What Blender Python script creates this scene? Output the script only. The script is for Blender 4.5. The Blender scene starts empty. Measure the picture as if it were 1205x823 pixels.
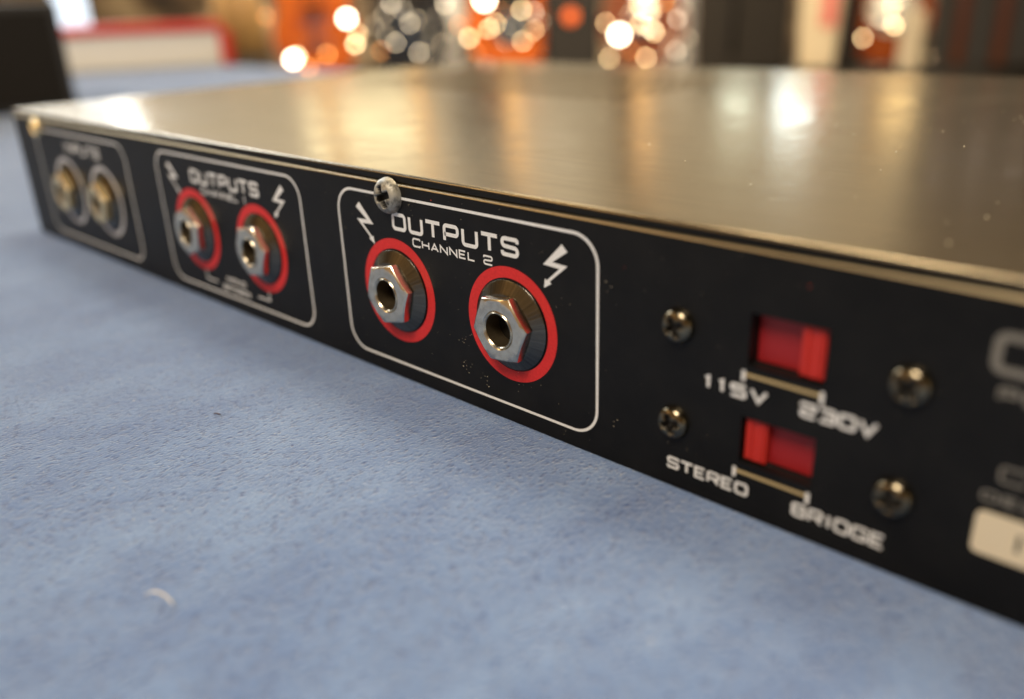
import bpy, bmesh, math, random
from mathutils import Vector, Matrix
random.seed(7)
MM = 0.001
sc = bpy.context.scene
COL = sc.collection

# ------------------------------------------------------------------ camera
CAM_LOC = Vector((137.03, -106.01, 76.71))            # millimetres
YAW, PITCH, ROLL = map(math.radians, (-44.0415, 22.5628, -2.0686))
FPX, PW, PH = 1005.19, 1205.0, 823.0
fw = Vector((math.sin(YAW)*math.cos(PITCH), math.cos(YAW)*math.cos(PITCH), -math.sin(PITCH)))
r0 = Vector((math.cos(YAW), -math.sin(YAW), 0)); u0 = r0.cross(fw)
rt = r0*math.cos(ROLL) + u0*math.sin(ROLL)
up = -r0*math.sin(ROLL) + u0*math.cos(ROLL)
cam = bpy.data.cameras.new('camera')
cam.sensor_width = 36.0
cam.lens = FPX/PW*36.0
cam.clip_start = 0.005; cam.clip_end = 100.0
cam.dof.use_dof = True
cam.dof.focus_distance = 0.162
cam.dof.aperture_fstop = cam.lens/4.5
cam.dof.aperture_blades = 0
co = bpy.data.objects.new('camera', cam); COL.objects.link(co)
co.matrix_world = Matrix(((rt.x, up.x, -fw.x, CAM_LOC.x*MM), (rt.y, up.y, -fw.y, CAM_LOC.y*MM),
                          (rt.z, up.z, -fw.z, CAM_LOC.z*MM), (0, 0, 0, 1)))
sc.camera = co

def at(px, py, depth):
    """a point of the place (mm) seen at photograph pixel px,py at a depth in mm along the view axis"""
    return CAM_LOC + (fw + rt*((px-PW/2)/FPX) - up*((py-PH/2)/FPX))*depth

# ------------------------------------------------------------------ world and lamps
w = bpy.data.worlds.new('World'); sc.world = w; w.use_nodes = True
bg = w.node_tree.nodes['Background']
bg.inputs[0].default_value = (1.0, 0.79, 0.49, 1); bg.inputs[1].default_value = 0.50
sc.view_settings.view_transform = 'Standard'; sc.view_settings.look = 'None'
sc.view_settings.exposure = 0.14; sc.view_settings.gamma = 1.0
sc.view_settings.use_curve_mapping = False
sc.cycles.use_denoising = True
sc.cycles.max_bounces = 6
sc.cycles.sample_clamp_indirect = 6.0
sc.cycles.use_adaptive_sampling = False

def area(name, loc, target, sx, sy, radiance, color, spread=180):
    l = bpy.data.lights.new(name, 'AREA'); l.shape = 'RECTANGLE'
    l.size = sx*MM; l.size_y = sy*MM
    l.energy = radiance*math.pi*sx*sy*MM*MM; l.color = color; l.spread = math.radians(spread)
    o = bpy.data.objects.new(name, l); COL.objects.link(o)
    o.location = Vector(loc)*MM
    o.rotation_euler = (Vector(target)-Vector(loc)).to_track_quat('-Z', 'Y').to_euler()
    return o
def azel(az, el, d):
    a, e = math.radians(az), math.radians(el)
    return CAM_LOC + Vector((math.sin(a)*math.cos(e), math.cos(a)*math.cos(e), math.sin(e)))*d
LID_C = (-20, 120, 45)
KEY = Vector((300, -1100, 1700))
area('added_front_lamp', KEY, (0, 200, 0), 640, 640, 28.0, (1.0, 0.88, 0.72))  # unseen lamp added for the knob glints and front fill
area('added_bench_lamp', (-700, 1500, 1500), at(600, 40, 2850), 700, 500, 26.0, (1.0, 0.86, 0.66), 80)  # unseen lamp added to brighten the guitars and bench
area('added_side_lamp', (-2600, 350, 1300), (-200, 0, 0), 1200, 1000, 13.0, (0.90, 0.96, 1.0))  # unseen cool lamp added to whiten the cloth at the left
area('ceiling_panel_lamp', (-1400, 1075, 1850), (-80, 0, 20), 420, 420, 8.0, (1.0, 0.84, 0.58))
area('overhead_lamp', (60, 830, 2380), (-120, 0, 20), 360, 360, 62.0, (1.0, 0.84, 0.56))
for k, (x, y, z) in enumerate(((-350, 700, 1500), (-80, 760, 1500), (-900, 1500, 2200), (-1500, 900, 1900))):
    area('ceiling_spot', (x, y, z), (0, 40, 0), 170, 170, 38.0, (1.0, 0.80, 0.52))
area('white_display_light', azel(-25.7, 6.5, 6000), LID_C, 200, 330, 11.0, (0.86, 1.0, 0.97))
area('pale_display_light', azel(-29.2, 6.4, 6000), LID_C, 200, 300, 3.4, (0.92, 1.0, 0.80))
area('amber_display_light', azel(-20.0, 6.4, 6000), LID_C, 220, 420, 2.2, (1.0, 0.62, 0.20))
area('small_white_spot', azel(-67.6, 5.5, 3000), LID_C, 60, 60, 26.0, (1.0, 0.98, 0.92))
area('yellow_wall_light', azel(-53.5, 8.6, 5000), LID_C, 640, 560, 1.7, (1.0, 0.84, 0.46))
area('added_wall_lamp', (-1700, -1350, 1500), (-1900, -2000, 150), 400, 200, 50.0, (1.0, 0.70, 0.34))  # unseen lamp added to light the wall mirrored in the nuts
area('added_broad_light', azel(-57, 18, 6000), LID_C, 3800, 1900, 0.30, (1.0, 0.90, 0.68))  # unseen broad panel added to lighten the lid's left reflection

# ------------------------------------------------------------------ materials
def mat(name, base, rough=0.5, metal=0.0, spec=0.5, coat=0.0, emis=None, estr=0.0):
    m = bpy.data.materials.new(name); m.use_nodes = True
    b = m.node_tree.nodes['Principled BSDF']
    b.inputs['Base Color'].default_value = (*base, 1)
    b.inputs['Roughness'].default_value = rough
    b.inputs['Metallic'].default_value = metal
    b.inputs['Specular IOR Level'].default_value = spec
    b.inputs['Coat Weight'].default_value = coat
    if emis:
        b.inputs['Emission Color'].default_value = (*emis, 1); b.inputs['Emission Strength'].default_value = estr
    return m
def N(m, t, **kw):
    n = m.node_tree.nodes.new(t)
    for k, v in kw.items(): setattr(n, k, v)
    return n
def L(m, a, b): m.node_tree.links.new(a, b)
def coords(m, scale=(1, 1, 1), rot=(0, 0, 0)):
    tc = N(m, 'ShaderNodeTexCoord'); mp = N(m, 'ShaderNodeMapping')
    mp.inputs['Scale'].default_value = scale; mp.inputs['Rotation'].default_value = rot
    L(m, tc.outputs['Object'], mp.inputs['Vector']); return mp.outputs['Vector']
def noise(m, vec, scale, detail=3, rough=0.55):
    n = N(m, 'ShaderNodeTexNoise'); n.inputs['Scale'].default_value = scale
    n.inputs['Detail'].default_value = detail; n.inputs['Roughness'].default_value = rough
    L(m, vec, n.inputs['Vector']); return n.outputs['Fac']
def ramp(m, fac, stops):
    r = N(m, 'ShaderNodeValToRGB'); L(m, fac, r.inputs['Fac'])
    e = r.color_ramp.elements
    while len(e) < len(stops): e.new(0.5)
    for i, (p, c) in enumerate(stops):
        e[i].position = p; e[i].color = (*c, 1) if len(c) == 3 else c
    return r.outputs['Color']
def bsdf(m): return m.node_tree.nodes['Principled BSDF']
def bump(m, h, dist, strength=1.0, prev=None):
    b = N(m, 'ShaderNodeBump'); b.inputs['Distance'].default_value = dist; b.inputs['Strength'].default_value = strength
    L(m, h, b.inputs['Height'])
    if prev is not None: L(m, prev, b.inputs['Normal'])
    L(m, b.outputs['Normal'], bsdf(m).inputs['Normal']); return b.outputs['Normal']

# black powder-coated steel of the rear panel, faint dust
M_panel = mat('black_powder_coat', (0.006, 0.0058, 0.0055), 0.45, 0, 0.22)
v = coords(M_panel)
n1 = noise(M_panel, v, 90, 5, 0.7); n2 = noise(M_panel, v, 5000, 2)
L(M_panel, ramp(M_panel, n1, [(0.35, (0.0045, 0.0043, 0.004)), (0.75, (0.010, 0.0095, 0.0085))]), bsdf(M_panel).inputs['Base Color'])
bump(M_panel, n2, 0.00001, 0.35)
# brushed dark lid
M_lid = mat('brushed_dark_lid', (0.40, 0.36, 0.30), 0.30, 0.95, 0.5, 0.45)
bsdf(M_lid).inputs['Coat Roughness'].default_value = 0.13
v = coords(M_lid, (6, 900, 900)); nb = noise(M_lid, v, 3, 5, 0.65)
v2 = coords(M_lid); ns = noise(M_lid, v2, 18, 5, 0.6)
rr = N(M_lid, 'ShaderNodeMapRange'); L(M_lid, ns, rr.inputs['Value'])
rr.inputs['To Min'].default_value = 0.20; rr.inputs['To Max'].default_value = 0.29
L(M_lid, rr.outputs['Result'], bsdf(M_lid).inputs['Roughness'])
L(M_lid, ramp(M_lid, nb, [(0.3, (0.29, 0.24, 0.17)), (0.7, (0.42, 0.35, 0.25))]), bsdf(M_lid).inputs['Base Color'])
nv = noise(M_lid, v2, 4200, 2)
bump(M_lid, nv, 0.000012, 0.9)
sm = noise(M_lid, v2, 70, 6, 0.7); cr = N(M_lid, 'ShaderNodeMapRange'); L(M_lid, sm, cr.inputs['Value'])
cr.inputs['From Min'].default_value = 0.35; cr.inputs['From Max'].default_value = 0.65
cr.inputs['To Min'].default_value = 0.09; cr.inputs['To Max'].default_value = 0.26
L(M_lid, cr.outputs['Result'], bsdf(M_lid).inputs['Coat Roughness'])
M_edge = mat('bend_highlight_edge', (0.62, 0.50, 0.31), 0.34, 0.95)  # golden highlight along the panel's top bend put into the metal colour
v = coords(M_edge); ne = noise(M_edge, v, 1500, 3)
bump(M_edge, ne, 0.00004, 0.4)
M_print = mat('white_screen_print', (0.80, 0.79, 0.77), 0.5, 0, 0.4)
v = coords(M_print); L(M_print, ramp(M_print, noise(M_print, v, 2500, 3), [(0.3, (0.72, 0.72, 0.71)), (0.7, (0.84, 0.84, 0.83))]), bsdf(M_print).inputs['Base Color'])
M_goldprint = mat('amber_tinted_print_line', (0.52, 0.40, 0.20), 0.45, 0, 0.4)
M_redprint = mat('red_screen_print', (0.62, 0.022, 0.020), 0.45, 0, 0.4)
v = coords(M_redprint); L(M_redprint, ramp(M_redprint, noise(M_redprint, v, 1800, 3), [(0.3, (0.55, 0.018, 0.016)), (0.7, (0.68, 0.028, 0.024))]), bsdf(M_redprint).inputs['Base Color'])
M_greyprint = mat('grey_screen_print', (0.50, 0.50, 0.52), 0.45, 0, 0.4)
M_dimprint = mat('dark_grey_print', (0.19, 0.18, 0.16), 0.5, 0, 0.3)  # print at the right edge, darker grey than the rest
M_nut = mat('nickel_nut', (0.66, 0.62, 0.55), 0.24, 1.0)
v = coords(M_nut, (1, 1, 1)); nn = noise(M_nut, v, 900, 4)
L(M_nut, ramp(M_nut, nn, [(0.3, (0.60, 0.52, 0.40)), (0.7, (0.78, 0.70, 0.56))]), bsdf(M_nut).inputs['Base Color'])
bump(M_nut, nn, 0.00003, 0.3)
M_warmlit = mat('warm_lit_metal', (0.88, 0.66, 0.34), 0.26, 1.0)  # warm light on the input nuts and corner screw put into the colour
M_washer = mat('black_nickel_washer', (0.20, 0.185, 0.165), 0.26, 1.0)
wv = N(M_washer, 'ShaderNodeTexNoise'); tcw = coords(M_washer)
sx = N(M_washer, 'ShaderNodeSeparateXYZ'); L(M_washer, tcw, sx.inputs[0])
an = N(M_washer, 'ShaderNodeMath', operation='ARCTAN2'); L(M_washer, sx.outputs['Z'], an.inputs[0]); L(M_washer, sx.outputs['X'], an.inputs[1])
cb = N(M_washer, 'ShaderNodeCombineXYZ'); L(M_washer, an.outputs[0], cb.inputs['X'])
L(M_washer, cb.outputs[0], wv.inputs['Vector']); wv.inputs['Scale'].default_value = 14; wv.inputs['Detail'].default_value = 5
bump(M_washer, wv.outputs['Fac'], 0.00008, 0.5)
L(M_washer, ramp(M_washer, wv.outputs['Fac'], [(0.35, (0.10, 0.09, 0.075)), (0.65, (0.17, 0.155, 0.13))]), bsdf(M_washer).inputs['Base Color'])
M_barrel = mat('nickel_barrel_rim', (0.62, 0.53, 0.38), 0.25, 1.0)
M_bore = mat('dark_brown_bore', (0.16, 0.12, 0.07), 0.45, 0.9)  # bore wall darker and browner than the barrel rim
v = coords(M_bore); bump(M_bore, noise(M_bore, v, 2600, 3), 0.0002, 0.6)
M_hole = mat('jack_socket_dark', (0.012, 0.010, 0.008), 0.6)
M_contact = mat('jack_contact', (0.35, 0.26, 0.12), 0.4, 1.0)
M_screw = mat('black_zinc_screw', (0.20, 0.165, 0.11), 0.20, 1.0)
M_oldscrew = mat('oxidised_screw', (0.20, 0.19, 0.17), 0.5, 0.6)
v = coords(M_oldscrew); no = noise(M_oldscrew, v, 480, 6, 0.65)
L(M_oldscrew, ramp(M_oldscrew, no, [(0.36, (0.07, 0.065, 0.055)), (0.50, (0.36, 0.335, 0.28)), (0.72, (0.56, 0.53, 0.45))]), bsdf(M_oldscrew).inputs['Base Color'])
bump(M_oldscrew, no, 0.00015, 0.7)
M_redplastic = mat('red_switch_plastic', (0.30, 0.010, 0.012), 0.42, 0, 0.5)
M_redslider = mat('bright_red_slider', (0.50, 0.022, 0.010), 0.34, 0, 0.5)
M_blackplastic = mat('black_switch_housing', (0.006, 0.006, 0.006), 0.5)
M_label = mat('cream_foil_label', (0.74, 0.64, 0.46), 0.35, 0, 0.6)
M_dust = mat('pale_dust', (0.55, 0.47, 0.34), 0.9)
M_reddust = mat('red_dust', (0.55, 0.06, 0.04), 0.9)

# blue suede-like cloth
M_cloth = mat('blue_suede_cloth', (0.22, 0.30, 0.44), 0.95, 0, 0.15)
bs = bsdf(M_cloth)
bs.inputs['Sheen Weight'].default_value = 0.9
bs.inputs['Sheen Roughness'].default_value = 0.42
bs.inputs['Sheen Tint'].default_value = (0.90, 0.95, 1.0, 1)
vp = coords(M_cloth)
warp = N(M_cloth, 'ShaderNodeTexNoise'); warp.inputs['Scale'].default_value = 260; L(M_cloth, vp, warp.inputs['Vector'])
def pits(scale, stretch, lo, hi, rotz):
    mp = N(M_cloth, 'ShaderNodeMapping'); mp.inputs['Scale'].default_value = (1, 1/stretch, 1); mp.inputs['Rotation'].default_value = (0, 0, math.radians(rotz))
    mw = N(M_cloth, 'ShaderNodeMix', data_type='VECTOR'); mw.inputs['Factor'].default_value = 0.0022
    L(M_cloth, vp, mw.inputs['A']); L(M_cloth, warp.outputs['Color'], mw.inputs['B'])
    L(M_cloth, mw.outputs['Result'], mp.inputs['Vector'])
    vo = N(M_cloth, 'ShaderNodeTexVoronoi'); vo.inputs['Scale'].default_value = scale
    L(M_cloth, mp.outputs['Vector'], vo.inputs['Vector'])
    # every pit its own size: distance plus a random share of the cell colour
    sp = N(M_cloth, 'ShaderNodeSeparateColor'); L(M_cloth, vo.outputs['Color'], sp.inputs[0])
    ad = N(M_cloth, 'ShaderNodeMath', operation='MULTIPLY_ADD'); L(M_cloth, sp.outputs[0], ad.inputs[0]); ad.inputs[1].default_value = 0.30
    L(M_cloth, vo.outputs['Distance'], ad.inputs[2])
    mr = N(M_cloth, 'ShaderNodeMapRange'); L(M_cloth, ad.outputs[0], mr.inputs['Value'])
    mr.inputs['From Min'].default_value = lo; mr.inputs['From Max'].default_value = hi
    return mr.outputs['Result']
pA = pits(1350, 2.2, 0.28, 0.66, 14)
pB = pits(2100, 1.8, 0.26, 0.72, -8)
pm = N(M_cloth, 'ShaderNodeMath', operation='MULTIPLY_ADD'); L(M_cloth, pA, pm.inputs[0]); pm.inputs[1].default_value = 0.65
pb2 = N(M_cloth, 'ShaderNodeMath', operation='MULTIPLY'); L(M_cloth, pB, pb2.inputs[0]); pb2.inputs[1].default_value = 0.35
L(M_cloth, pb2.outputs[0], pm.inputs[2])
fine = noise(M_cloth, vp, 6500, 3, 0.75)
big = noise(M_cloth, vp, 16, 4, 0.6)
mid = noise(M_cloth, vp, 110, 4, 0.65)
c1 = ramp(M_cloth, big, [(0.30, (0.098, 0.170, 0.360)), (0.70, (0.146, 0.226, 0.420))])
c2 = ramp(M_cloth, pm.outputs[0], [(0.10, (0.14, 0.22, 0.45)), (0.78, (1.08, 1.07, 1.04))])
mx = N(M_cloth, 'ShaderNodeMix', data_type='RGBA', blend_type='MULTIPLY'); mx.inputs['Factor'].default_value = 0.95
L(M_cloth, c1, mx.inputs['A']); L(M_cloth, c2, mx.inputs['B'])
c3 = ramp(M_cloth, fine, [(0.3, (0.74, 0.75, 0.78)), (0.7, (1.18, 1.17, 1.14))])
mx2 = N(M_cloth, 'ShaderNodeMix', data_type='RGBA', blend_type='MULTIPLY'); mx2.inputs['Factor'].default_value = 1
L(M_cloth, mx.outputs['Result'], mx2.inputs['A']); L(M_cloth, c3, mx2.inputs['B'])
nap = N(M_cloth, 'ShaderNodeMapping'); nap.inputs['Scale'].default_value = (1, 0.45, 1); nap.inputs['Rotation'].default_value = (0, 0, math.radians(35)); L(M_cloth, vp, nap.inputs['Vector'])
brush = noise(M_cloth, nap.outputs['Vector'], 46, 5, 0.6)
c5 = ramp(M_cloth, brush, [(0.34, (0.70, 0.75, 0.84)), (0.66, (1.20, 1.17, 1.10))])
mx4 = N(M_cloth, 'ShaderNodeMix', data_type='RGBA', blend_type='MULTIPLY'); mx4.inputs['Factor'].default_value = 1
c4 = ramp(M_cloth, mid, [(0.3, (0.84, 0.86, 0.90)), (0.7, (1.08, 1.07, 1.05))])
L(M_cloth, c4, mx4.inputs['A']); L(M_cloth, c5, mx4.inputs['B']); c4 = mx4.outputs['Result']
mx3 = N(M_cloth, 'ShaderNodeMix', data_type='RGBA', blend_type='MULTIPLY'); mx3.inputs['Factor'].default_value = 1
L(M_cloth, mx2.outputs['Result'], mx3.inputs['A']); L(M_cloth, c4, mx3.inputs['B'])
L(M_cloth, mx3.outputs['Result'], bs.inputs['Base Color'])
bA = bump(M_cloth, pm.outputs[0], 0.00036, 0.75)
bB = bump(M_cloth, mid, 0.0015, 0.30, bA)
bump(M_cloth, fine, 0.00016, 0.8, bB)

# ------------------------------------------------------------------ helpers
def tag(o, label=None, cat=None, group=None, kind=None):
    if label: o['label'] = label
    if cat: o['category'] = cat
    if group: o['group'] = group
    if kind: o['kind'] = kind
    return o
def empty(name, loc=(0, 0, 0), rot=(0, 0, 0)):
    o = bpy.data.objects.new(name, None); COL.objects.link(o)
    o.empty_display_size = 0.01
    o.location = Vector(loc)*MM; o.rotation_euler = rot
    return o
def mesh_obj(name, verts, faces, m, parent=None, smooth=False, loc=(0, 0, 0), bevel=0, seg=2):
    me = bpy.data.meshes.new(name)
    me.from_pydata([Vector(p)*MM for p in verts], [], faces)
    bm = bmesh.new(); bm.from_mesh(me); bmesh.ops.recalc_face_normals(bm, faces=bm.faces)
    bm.to_mesh(me); bm.free()
    me.materials.append(m)
    if smooth:
        for p in me.polygons: p.use_smooth = True
    o = bpy.data.objects.new(name, me); COL.objects.link(o)
    o.parent = parent; o.location = Vector(loc)*MM
    if bevel:
        b = o.modifiers.new('bevel', 'BEVEL'); b.width = bevel*MM; b.segments = seg; b.limit_method = 'ANGLE'
    return o
def flat_obj(name, verts, faces, m, parent=None):
    """printed mark: keeps its own winding, faces -y"""
    me = bpy.data.meshes.new(name)
    me.from_pydata([Vector(p)*MM for p in verts], [], faces); me.materials.append(m)
    o = bpy.data.objects.new(name, me); COL.objects.link(o); o.parent = parent
    return o
def box_data(x0, x1, y0, y1, z0, z1):
    v = [(x0,y0,z0),(x1,y0,z0),(x1,y1,z0),(x0,y1,z0),(x0,y0,z1),(x1,y0,z1),(x1,y1,z1),(x0,y1,z1)]
    f = [(0,3,2,1),(4,5,6,7),(0,1,5,4),(1,2,6,5),(2,3,7,6),(3,0,4,7)]
    return v, f
def box(name, b, m, parent=None, bevel=0.3, loc=(0, 0, 0), seg=2):
    v, f = box_data(*b); return mesh_obj(name, v, f, m, parent, False, loc, bevel, seg)
def lathe(name, prof, m, parent=None, n=64, loc=(0, 0, 0), smooth=True, axis='y'):
    """prof: (radius, protrusion) turned about the -y axis"""
    vs, fs = [], []
    for r, d in prof:
        for k in range(n):
            a = 2*math.pi*k/n
            vs.append((r*math.cos(a), -d, r*math.sin(a)))
    for i in range(len(prof)-1):
        for k in range(n):
            fs.append((i*n+k, i*n+(k+1) % n, (i+1)*n+(k+1) % n, (i+1)*n+k))
    if prof[0][0] > 0 and prof[0] != prof[-1]: pass
    o = mesh_obj(name, vs, fs, m, parent, smooth, loc)
    if smooth:
        try: o.data.set_sharp_from_angle(angle=math.radians(35))
        except Exception: pass
    return o

# ------------------------------------------------------------------ printed strokes
def fillet(pts, r, closed):
    if r <= 0: return pts
    out = []; n = len(pts)
    for i, p in enumerate(pts):
        if not closed and i in (0, n-1): out.append(p); continue
        a, b = Vector(pts[i-1]), Vector(pts[(i+1) % n]); q = Vector(p)
        d1, d2 = (a-q), (b-q); l1, l2 = d1.length, d2.length
        d1.normalize(); d2.normalize(); ang = d1.angle(d2)
        if ang > math.radians(165) or ang < math.radians(70): out.append(p); continue
        t = min(r/math.tan(ang/2), l1*0.48, l2*0.48); rr_ = t*math.tan(ang/2)
        bis = (d1+d2).normalized(); c = q + bis*(rr_/math.sin(ang/2))
        s, e = q+d1*t, q+d2*t
        a0 = math.atan2(s.y-c.y, s.x-c.x); a1 = math.atan2(e.y-c.y, e.x-c.x)
        da = (a1-a0+math.pi) % (2*math.pi)-math.pi
        for k in range(7):
            aa = a0+da*k/6; out.append((c.x+rr_*math.cos(aa), c.y+rr_*math.sin(aa)))
    return out
class Print:
    def __init__(self): self.v, self.f, self.k = [], [], 0
    def ribbon(self, pts, wd, r=0.0, closed=False):
        pts = [Vector(p) for p in fillet(pts, r, closed)]
        y = -0.03-0.004*(self.k % 9); self.k += 1
        n = len(pts); base = len(self.v)
        for i, p in enumerate(pts):
            a = pts[i-1] if (i > 0 or closed) else None
            b = pts[(i+1) % n] if (i < n-1 or closed) else None
            d1 = (p-a).normalized() if a is not None else (b-p).normalized()
            d2 = (b-p).normalized() if b is not None else d1
            t = (d1+d2)
            t = d1 if t.length < 1e-6 else t.normalized()
            nrm = Vector((-t.y, t.x)); s = 1/max(0.38, nrm.dot(Vector((-d1.y, d1.x))))
            q = p+nrm*wd/2*s; q2 = p-nrm*wd/2*s
            self.v += [(q.x, y, q.y), (q2.x, y, q2.y)]
        for i in range(n if closed else n-1):
            j = (i+1) % n
            self.f.append((base+2*i, base+2*i+1, base+2*j+1, base+2*j))
    def poly(self, pts):
        y = -0.03-0.004*(self.k % 9); self.k += 1
        b = len(self.v); self.v += [(p[0], y, p[1]) for p in pts]
        self.f.append(tuple(range(b, b+len(pts))))
    def build(self, name, m, parent): return flat_obj(name, self.v, self.f, m, parent)
# glyphs on a 1 x 1 cell: (strokes, rounded)
G = {
 'O': [([(0,0),(1,0),(1,1),(0,1)], 1, 1)], 'D': [([(0,0),(1,0),(1,1),(0,1)], 1, 1)],
 'U': [([(0,1),(0,0),(1,0),(1,1)], 1, 0)],
 'T': [([(-.05,1),(1.05,1)], 0, 0), ([(.5,.98),(.5,0)], 0, 0)],
 'P': [([(0,0),(0,1),(1,1),(1,.42),(0,.42)], 1, 0)],
 'S': [([(1,.78),(1,1),(0,1),(0,.53),(1,.47),(1,0),(0,0),(0,.22)], 1, 0)],
 'I': [([(.5,0),(.5,1)], 0, 0)],
 'N': [([(0,0),(0,1),(1,0),(1,1)], 0, 0)],
 'C': [([(1,.8),(1,1),(0,1),(0,0),(1,0),(1,.2)], 1, 0)],
 'H': [([(0,0),(0,1)], 0, 0), ([(1,0),(1,1)], 0, 0), ([(0,.5),(1,.5)], 0, 0)],
 'A': [([(0,0),(.5,1),(1,0)], 0, 0), ([(.18,.32),(.82,.32)], 0, 0)],
 'E': [([(1,0),(0,0),(0,1),(1,1)], 0, 0), ([(0,.5),(.85,.5)], 0, 0)],
 'L': [([(0,1),(0,0),(1,0)], 0, 0)],
 'R': [([(0,0),(0,1),(1,1),(1,.45),(0,.45)], 1, 0), ([(.5,.45),(1,0)], 0, 0)],
 'B': [([(0,0),(1,0),(1,.5),(0,.5)], 1, 1), ([(0,.5),(.93,.5),(.93,1),(0,1)], 1, 1)],
 'G': [([(1,.8),(1,1),(0,1),(0,0),(1,0),(1,.48),(.55,.48)], 1, 0)],
 'M': [([(0,0),(0,1),(.5,.35),(1,1),(1,0)], 0, 0)],
 'V': [([(0,1),(.5,0),(1,1)], 0, 0)],
 'W': [([(0,1),(.25,0),(.5,.8),(.75,0),(1,1)], 0, 0)],
 '1': [([(.25,.86),(.6,1),(.6,0)], 0, 0)],
 '2': [([(0,.78),(0,1),(1,1),(1,.53),(0,.47),(0,0),(1,0)], 1, 0)],
 '3': [([(0,1),(1,1),(1,0),(0,0)], 1, 0), ([(.25,.5),(1,.5)], 0, 0)],
 '5': [([(1,1),(0,1),(0,.55),(1,.55),(1,0),(0,0)], 1, 0)],
 '0': [([(0,0),(1,0),(1,1),(0,1)], 1, 1)],
}
WID = {'I': .35, '1': .62, 'L': .85, 'M': 1.2, 'V': 1.05, 'N': 1.0, 'E': .85, ' ': .55, 'W': 1.3}
def word(name, text, x0, x1, z0, z1, wd, m, parent, aspect=0.9, gap=0.42, big=(), bigk=1.12, zoff=0.0, rr_=0.22):
    P = Print(); h = (z1-z0)-wd
    ws = [WID.get(c, 1.0)*(bigk if i in big else 1) for i, c in enumerate(text)]
    tot = sum(ws)+gap*(len(text)-1); u = (x1-x0-wd)/tot; x = x0+wd/2
    for i, c in enumerate(text):
        cw = ws[i]*u; hh = h*(bigk if i in big else 1)
        for st in G.get(c, []):
            pts = [(x+p[0]*cw, z0+wd/2+p[1]*hh) for p in st[0]]
            P.ribbon(pts, wd, rr_*min(cw, hh) if st[1] else 0, bool(st[2]))
        x += cw+gap*u
    return P.build(name, m, parent)
def rounded_box(name, x0, x1, z0, z1, r, wd, m, parent):
    pts = []
    for cx, cz, a0 in ((x1-r, z1-r, 0), (x0+r, z1-r, 90), (x0+r, z0+r, 180), (x1-r, z0+r, 270)):
        for k in range(13):
            a = math.radians(a0+90*k/12); pts.append((cx+r*math.cos(a), cz+r*math.sin(a)))
    P = Print(); P.ribbon(pts, wd, 0, True); return P.build(name, m, parent)
def ring_print(name, cx, cz, ri, ro, m, parent, n=96):
    v, f = [], []
    for k in range(n):
        a = 2*math.pi*k/n
        v += [(cx+ro*math.cos(a), -0.03, cz+ro*math.sin(a)), (cx+ri*math.cos(a), -0.03, cz+ri*math.sin(a))]
    for k in range(n):
        j = (k+1) % n; f.append((2*k, 2*j, 2*j+1, 2*k+1))
    return flat_obj(name, v, f, m, parent)
BOLT = [(46.99,37.78),(48.19,36.62),(44.82,34.29),(48.17,34.10),(44.18,30.68),(44.56,30.30),(42.85,29.30),(43.10,31.05),(43.55,30.80),(46.42,33.34),(42.74,33.54)]
def bolt(cx, mirror, parent):
    P = Print(); s = -1 if mirror else 1
    P.poly([(cx+s*(p[0]-45.6), p[1]) for p in BOLT]); return P.build('lightning_symbol', M_print, parent)

# ------------------------------------------------------------------ table, cloth
XL, XR, H, DEP = -210.2, 229.8, 43.0, 234.0
def cloth_sheet():
    X0, X1, Y0, Y1, n, k = -1500, 620, -620, 520, 106, 57
    v, f = [], []
    for j in range(k+1):
        for i in range(n+1):
            x = X0+(X1-X0)*i/n; y = Y0+(Y1-Y0)*j/k
            z = 0.0
            if y < -8: z += 0.35*math.sin(x*0.021+y*0.034)*min(1, (-8-y)/60)
            v.append((x, y, z))
    for j in range(k):
        for i in range(n):
            a = j*(n+1)+i; f.append((a, a+1, a+n+2, a+n+1))
    # hanging skirt of the cloth down the table's sides
    rim = [j for j in range(n+1)]+[j*(n+1)+n for j in range(1, k+1)]+[k*(n+1)+i for i in range(n-1, -1, -1)]+[j*(n+1) for j in range(k-1, 0, -1)]
    b = len(v)
    for q, a in enumerate(rim):
        x, y, z = v[a]; s = 6*math.sin(q*0.5)
        nx = -1 if x == X0 else (1 if x == X1 else 0); ny = -1 if y == Y0 else (1 if y == Y1 else 0)
        v.append((x+nx*(4+s), y+ny*(4+s), -300))
    for q in range(len(rim)):
        r_ = (q+1) % len(rim); f.append((rim[q], rim[r_], b+r_, b+q))
    o = mesh_obj('tablecloth', v, f, M_cloth, None, True)
    tag(o, kind='structure'); return o
cloth_sheet()
M_nap = mat('blue_nap_fibres', (0.20, 0.285, 0.47), 0.9, 0, 0.1)
bsdf(M_nap).inputs['Sheen Weight'].default_value = 0.6
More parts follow.
